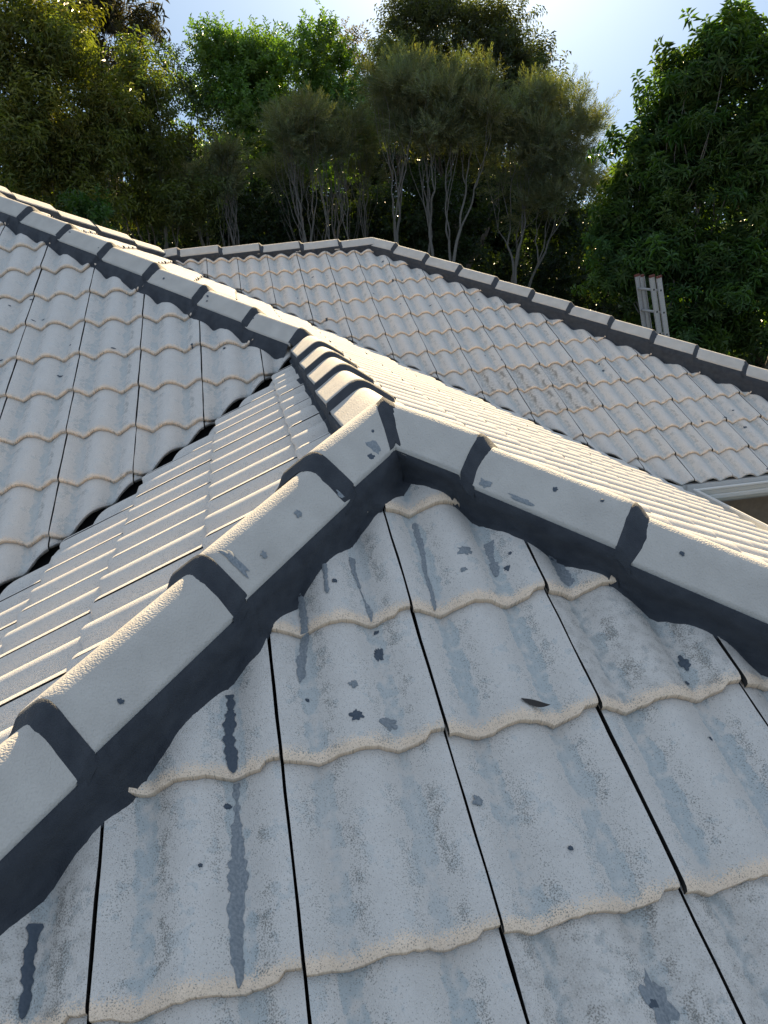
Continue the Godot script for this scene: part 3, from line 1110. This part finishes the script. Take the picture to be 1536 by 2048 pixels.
func build_eaves(house: Node3D):
	var xe := A.x + 2.84 * CT              # eave of the long side
	var xw := A.x - 2.84 * CT
	var zn := A.z + 2.84 * CT
	var zb := HB.z + 4.01 * CT
	var xb := HB.x + (HB.y - EAVE_Y) / TT
	var gy := EAVE_Y - 0.028
	gutter(house, Vector3(xe + 0.10, gy - 0.008, zb - 0.065), Vector3(xb + 0.1, gy - 0.008, zb - 0.065), Vector3(0, 0, 1), "white ribbed gutter along the back slope")
	gutter(house, Vector3(xe - 0.03, gy, zn + 0.1), Vector3(xe - 0.03, gy, zb + 0.05), Vector3(1, 0, 0), "cream gutter along the foot of the long sunlit slope")
	gutter(house, Vector3(xw, gy, zn - 0.085), Vector3(xe, gy, zn - 0.085), Vector3(0, 0, 1), "")
	gutter(house, Vector3(xb - 0.085, gy, zb + 0.1), Vector3(xb - 0.085, gy, HB.z - 4.0), Vector3(1, 0, 0), "")
	# fascia boards and walls
	wall_box(house, "fascia", Vector3(xe - 0.05, gy - 0.16, zb - 0.097), Vector3(xb, gy - 0.005, zb - 0.071), mats.gutter)
	wall_box(house, "fascia", Vector3(xe - 0.06, gy - 0.16, zb), Vector3(xe - 0.034, gy - 0.005, zn), mats.gutter)
	wall_box(house, "soffit", Vector3(xe - 0.55, gy - 0.18, zb - 0.55), Vector3(xb - 0.01, gy - 0.165, zb - 0.095), mats.soffit)
	wall_box(house, "wall", Vector3(xe - 0.5, GROUND, HB.z - 3.4), Vector3(xb - 0.5, gy - 0.19, zb - 0.5), mats.wall)
	wall_box(house, "wall", Vector3(xw + 0.5, GROUND, zb - 0.4), Vector3(xe - 0.52, gy - 0.19, zn - 0.5), mats.wall)
	wall_box(house, "wall", Vector3(-5.2, GROUND, HB.z - 3.4), Vector3(xe - 0.53, gy - 0.19, J.z + 2.2), mats.wall)
	# slopes that face away from the camera
	var ze := HB.z - (HB.y - EAVE_Y) / TT
	var dn := Vector3(0, -0.06, 0)
	var m: Material = mats.cap
	sheet("roof_slope", [Vector3(J2.x, EAVE_Y, ze) + dn, Vector3(xb, EAVE_Y, ze) + dn, HB + dn, J2 + dn, TOP + dn, Vector3(-5.5, TOP.y, TOP.z) + dn, Vector3(-5.5, EAVE_Y, ze) + dn], m, house).set_meta("label", "roof slope turned away behind the far ridge")
	sheet("roof_slope", [HB + dn, Vector3(xb, EAVE_Y, ze) + dn, Vector3(xb, EAVE_Y, zb) + dn], m, house).set_meta("label", "end roof slope turned away under the ladder")

func build_ladder():
	# extension ladder leaning on the far gutter: two sections, one in front of the other
	var top := Vector3(4.93, 0.0, -7.37)
	var lean := Vector3(0.235, -1.0, 0.0).normalized()
	var root := thing("ladder", Vector3(5.82, GROUND, -7.37), "aluminium extension ladder leaning on the far eave before the right tree", "ladder")
	var o := root.position
	var out := Vector3(lean.y, -lean.x, 0) * -1.0
	var across := Vector3(0, 0, 1)
	var long := 3.84
	for sec in 2:
		var shift: Vector3 = out * (0.075 * sec)
		var half := 0.215 - 0.03 * (1 - sec)
		var t0: Vector3 = top + shift + (lean * 0.03 if sec == 1 else Vector3.ZERO)
		for sg in [-1, 1]:
			var st := mb()
			var a: Vector3 = t0 + across * sg * half
			var mid := a + lean * long / 2 - o
			box(st, mid, out * 0.032, lean * -long / 2, out.cross(lean * -1.0).normalized() * 0.004)
			for e in [-1, 1]:
				box(st, mid + out * 0.030 * e - across * sg * 0.011, out * 0.003, lean * -long / 2, across * 0.011)
			part("stile", done(st), mats.alu, root)
			var cp := mb()
			box(cp, a - o + lean * -0.012, out * 0.035, lean * -0.014, across * 0.013)
			part("end_cap", done(cp), mats.rubber, root)
		for k in 13:
			var c: Vector3 = t0 + lean * (0.16 + 0.285 * k)
			var st := mb()
			tube(st, [c - across * half - o, c + across * half - o], [0.015, 0.015], 10)
			part("rung", done(st), mats.alu, root)
			if k < 5:
				var hp := mb()
				var pos := c + across * (half + 0.0045) - o
				tube(hp, [pos, pos + across * 0.002], [0.013, 0.0001], 10)
				part("rung_socket", done(hp), mats.hole, root)

func build_neighbour():
	# a low pale roof next door, glimpsed past the right tree
	var root := thing("neighbouring_shed", Vector3(15.2, GROUND - 0.3, -12.0), "pale metal roofed outbuilding glimpsed behind the right tree", "building")
	var st := mb()
	box(st, Vector3(0, 1.0, 0), Vector3(4.2, 0, 0), Vector3(0, 1.0, 0), Vector3(0, 0, 2.0))
	part("wall", done(st), mats.wall, root)
	st = mb()
	st.set_smooth_group(0)
	var rows := []
	for r in 2:
		var row := []
		for k in 161:
			row.append(Vector3(lerpf(-4.5, 4.5, k / 160.0), 2.65 - 0.45 * r + 0.012 * sin(k * PI / 2), lerpf(-2.4, 2.4, r)))
		rows.append(row)
	grid(st, rows)
	part("roof", done(st), mats.shed, root)
	st = mb()
	box(st, Vector3(0, 2.12, 2.42), Vector3(4.5, 0, 0), Vector3(0, 0.09, 0), Vector3(0, 0, 0.02))
	part("fascia", done(st), mats.gutter, root)

func build_trees():
	var g := GROUND
	var olive := Color(0.135, 0.15, 0.045)
	var green := Color(0.095, 0.165, 0.042)
	var deep := Color(0.030, 0.048, 0.024)
	var grey := Color(0.135, 0.145, 0.085)
	tree("gum_tree", "broad olive green tree filling the upper left corner", Vector3(-3.88, g, -14.89), [[-3.65, 4.32, -14.94, 1.39, 1.11], [-2.62, 4.1, -15.12, 0.72, 0.76], [-4.06, 3.07, -14.85, 1.23, 1.04], [-3.18, 2.73, -15.03, 1.17, 0.97], [-2.31, 3.25, -15.16, 0.69, 0.88], [-3.4, 1.6, -15.2, 1.3, 0.9], [-5.4, 3.6, -15.2, 1.2, 1.6]], "gum", olive, {"density": 11.0, "per": 15, "clump": 0.34, "trunk": 0.13, "bark": "pale_bark"})
	tree("she_oak", "tall wispy feathery tree behind the upper left crown", Vector3(-3.0, g, -21.0), [[-2.93, 6.6, -21.13, 0.95, 0.76], [-2.13, 6.2, -21.21, 0.65, 0.5], [-3.5, 6.0, -21.05, 0.8, 0.76], [-2.7, 5.2, -21.1, 0.8, 0.8]], "thread", Color(0.11, 0.105, 0.085), {"density": 8.0, "per": 12, "clump": 0.42, "trunk": 0.14, "rise": 0.0, "twigs": 0.8, "inner": 0.2})
	tree("olive_tree", "narrow crowned olive tree right of the upper left tree", Vector3(-2.0, g, -16.7), [[-1.69, 4.52, -16.73, 0.38, 0.53], [-1.74, 3.77, -16.73, 0.7, 0.86], [-2.36, 2.82, -16.66, 1.08, 0.98], [-1.4, 2.9, -16.75, 0.77, 0.99], [-1.6, 1.6, -16.8, 1.2, 0.9]], "gum", Color(0.11, 0.13, 0.045), {"density": 10.0, "per": 14, "clump": 0.33, "trunk": 0.11, "bark": "pale_bark"})
	tree("slender_tree", "slender sparse tree in the gap left of the round green crown", Vector3(-1.4, g, -21.25), [[-1.11, 5.35, -21.27, 0.5, 0.75], [-1.33, 4.5, -21.26, 0.74, 1.0], [-0.5, 4.3, -21.3, 0.6, 0.9]], "broad", Color(0.05, 0.075, 0.03), {"density": 7.0, "per": 10, "clump": 0.34, "trunk": 0.08})
	tree("round_tree", "round bright green tree with a full leafy crown", Vector3(1.3, g, -22.25), [[1.46, 5.8, -22.23, 2.2, 1.15], [0.14, 5.2, -22.28, 1.27, 1.34], [2.81, 5.2, -22.1, 1.28, 1.3], [1.01, 4.2, -22.26, 2.16, 1.44], [3.01, 4.1, -22.07, 1.31, 1.31], [1.5, 2.9, -22.4, 2.4, 1.2]], "broad", green, {"density": 8.0, "per": 15, "clump": 0.40, "trunk": 0.18, "size": 1.2})
	tree("sapling", "sparse sapling with reddish tips right of the round green crown", Vector3(3.6, g, -23.0), [[3.5, 5.9, -23.02, 0.5, 0.8], [3.95, 5.5, -22.95, 0.75, 0.95], [4.3, 4.6, -23.0, 0.8, 1.0]], "broad", Color(0.105, 0.085, 0.035), {"density": 6.0, "per": 9, "clump": 0.3, "trunk": 0.06, "twigs": 0.7})
	tree("domed_tree", "tall dark domed tree rising highest in the centre", Vector3(7.7, g, -25.1), [[7.2, 6.75, -25.27, 2.3, 1.5], [8.7, 6.3, -24.9, 1.75, 1.65], [9.8, 5.3, -24.49, 1.35, 1.35], [6.3, 5.9, -25.49, 1.8, 1.6], [10.4, 4.2, -24.22, 1.25, 1.4], [8.5, 4.2, -25.0, 2.4, 1.6]], "gum", Color(0.085, 0.10, 0.055), {"density": 8.0, "per": 15, "clump": 0.44, "trunk": 0.2, "size": 1.15})
	tree("pale_leaved_tree", "pale leaved tree in front of the domed tree's left side", Vector3(5.2, g, -23.7), [[5.07, 5.9, -23.74, 0.65, 1.2], [5.49, 5.2, -23.65, 0.78, 1.09], [5.2, 4.2, -23.6, 1.0, 1.0]], "gum", Color(0.14, 0.16, 0.075), {"density": 8.0, "per": 13, "clump": 0.34, "trunk": 0.09})
	# tea trees with grey stems in the middle distance
	var tea := {"density": 17.0, "per": 20, "clump": 0.27, "trunk": 0.05, "bark": "pale_bark", "stems": 3, "fork": 0.5, "tips": 60, "twigs": 0.9, "limbs": 6, "inner": 0.15, "bend": 0.3, "group": "grey stemmed tea trees behind the far ridge"}
	var tea_trees := [
		["small tea tree, leftmost of the grey stemmed ones", Vector3(-0.1, g, -17.29), [[-0.45, 2.47, -17.29, 0.6, 0.5], [0.1, 2.29, -17.28, 0.49, 0.45], [-0.75, 2.1, -17.3, 0.35, 0.4]], 1.0],
		["tea tree with flat topped crown below the round green tree", Vector3(1.85, g, -17.68), [[1.93, 3.4, -17.67, 0.85, 0.5], [1.37, 3.05, -17.72, 0.65, 0.4], [2.25, 3.05, -17.63, 0.71, 0.42]], 1.1],
		["slim tea tree with upright stems right of the flat topped one", Vector3(2.6, g, -18.6), [[2.96, 3.55, -18.54, 0.5, 0.45], [2.99, 3.1, -18.53, 0.6, 0.42]], 1.0],
		["largest tea tree with fanning pale limbs below the domed tree", Vector3(4.2, g, -16.77), [[4.6, 3.7, -16.66, 1.3, 0.75], [3.93, 3.6, -16.83, 0.86, 0.6], [5.47, 3.8, -16.41, 0.68, 0.6], [5.02, 3.1, -16.55, 1.0, 0.5]], 1.5],
		["broad tea tree beside the gap of open sky", Vector3(6.36, g, -17.17), [[7.33, 2.85, -16.81, 1.15, 0.95], [7.98, 2.55, -16.53, 0.7, 0.9], [6.67, 2.55, -17.06, 0.73, 0.9], [7.68, 1.7, -16.66, 1.1, 0.9]], 1.2],
		["low tea tree with two small tufts between the stems", Vector3(2.5, g, -19.0), [[3.4, 2.33, -18.97, 0.39, 0.46], [1.32, 2.19, -19.23, 0.5, 0.5]], 0.8]]
	for k in tea_trees.size():
		var t = tea_trees[k]
		var o := tea.duplicate()
		o.trunk = 0.048 * t[3]
		for l in t[2]:
			l[3] *= 1.32
			l[4] *= 1.22
		tree("tea_tree", t[0], t[1], t[2], "needle", grey, o)
	tree("lance_leaved_tree", "large tree with long drooping leaves at the right edge", Vector3(7.4, g, -9.6), [[7.16, 2.42, -9.59, 0.71, 0.9], [7.51, 2.85, -9.35, 0.51, 0.62], [6.7, 2.14, -9.88, 0.62, 0.5], [6.55, 1.45, -9.96, 0.67, 0.63], [7.29, 1.38, -9.5, 1.0, 0.93], [6.4, 0.73, -10.05, 0.66, 0.62], [7.13, 0.38, -9.61, 1.12, 0.88], [7.8, 0.77, -9.14, 0.69, 1.54], [6.72, -0.22, -9.86, 0.74, 0.49], [7.62, -0.49, -9.28, 0.8, 0.56], [8.3, 2.3, -9.0, 0.8, 1.2], [6.9, -1.0, -9.8, 0.95, 0.55], [7.9, -1.15, -9.2, 0.9, 0.6], [6.05, 0.95, -10.2, 0.55, 0.5], [6.0, 0.2, -10.2, 0.6, 0.6], [6.3, 1.75, -10.1, 0.45, 0.42]], "lance", Color(0.075, 0.135, 0.048), {"size": 0.92, "density": 16.0, "grow": 1.1, "per": 9, "clump": 0.28, "trunk": 0.075, "stems": 4, "fork": 0.4, "twigs": 0.5, "tips": 60, "bark": "pale_bark"})
	tree("bush", "small dark round bush behind the upper left hip", Vector3(-2.9, g, -13.0), [[-2.81, 1.25, -13.06, 0.5, 0.4], [-2.9, 0.2, -13.0, 0.8, 0.9]], "broad", Color(0.035, 0.08, 0.025), {"density": 14.0, "per": 14, "clump": 0.25, "trunk": 0.06, "category": "bush"})
	# the dense dark wood behind, each tree on its own
	var spots := [[-10.6, -29.6, 5.4], [-7.9, -30.4, 5.6], [-5.0, -30.9, 5.4], [-1.9, -31.2, 5.3], [1.5, -31.2, 5.5], [4.9, -30.9, 5.6], [8.3, -30.2, 5.4], [11.0, -29.1, 4.4], [13.6, -27.8, 2.0], [16.8, -26.3, 1.6]]
	var names := ["nearest the left edge of the view", "behind the upper left tree", "behind the wispy tree", "in the gap by the slender tree", "behind the round green tree", "behind the sapling", "behind the domed tree", "at the right foot of the domed tree", "below the gap of open sky", "beyond the ladder"]
	for k in spots.size():
		var s = spots[k]
		var y: float = s[2]
		tree("dark_tree", "dense dark tree of the wood, " + names[k], Vector3(s[0], g, s[1]), [[s[0], y - 2.2, s[1], 2.3, 2.0], [s[0] + 0.9, y - 4.4, s[1] + 0.4, 2.4, 1.9], [s[0] - 0.9, y - 5.6, s[1] + 0.5, 2.4, 1.9]], "broad", deep, {"density": 5.2, "per": 16, "clump": 0.6, "trunk": 0.2, "size": 1.9, "twigs": 0.1, "group": "dark trees of the wood behind"})
	# understorey shrubs between the stems
	var low := [[-4.5, -19.5], [-1.2, -20.0], [1.0, -20.6], [3.2, -21.0], [5.6, -20.0], [8.4, -19.0], [10.4, -17.0], [10.9, -13.6]]
	var where := ["under the upper left tree", "under the olive tree", "left of the flat topped tea tree", "between the slim stems", "behind the largest tea tree", "under the broad tea tree", "right of the broad tea tree", "beyond the ladder"]
	for k in low.size():
		var s = low[k]
		var h := 1.1 if k < 6 else -0.5
		tree("shrub", "dark leafy shrub " + where[k], Vector3(s[0], g, s[1]), [[s[0], h, s[1], 1.9, 1.3], [s[0] + 0.5, h - 1.6, s[1], 2.0, 1.3]], "broad", deep, {"density": 5.5, "per": 14, "clump": 0.45, "trunk": 0.08, "size": 1.4, "twigs": 0.15, "category": "shrub", "group": "shrubs under the trees"})
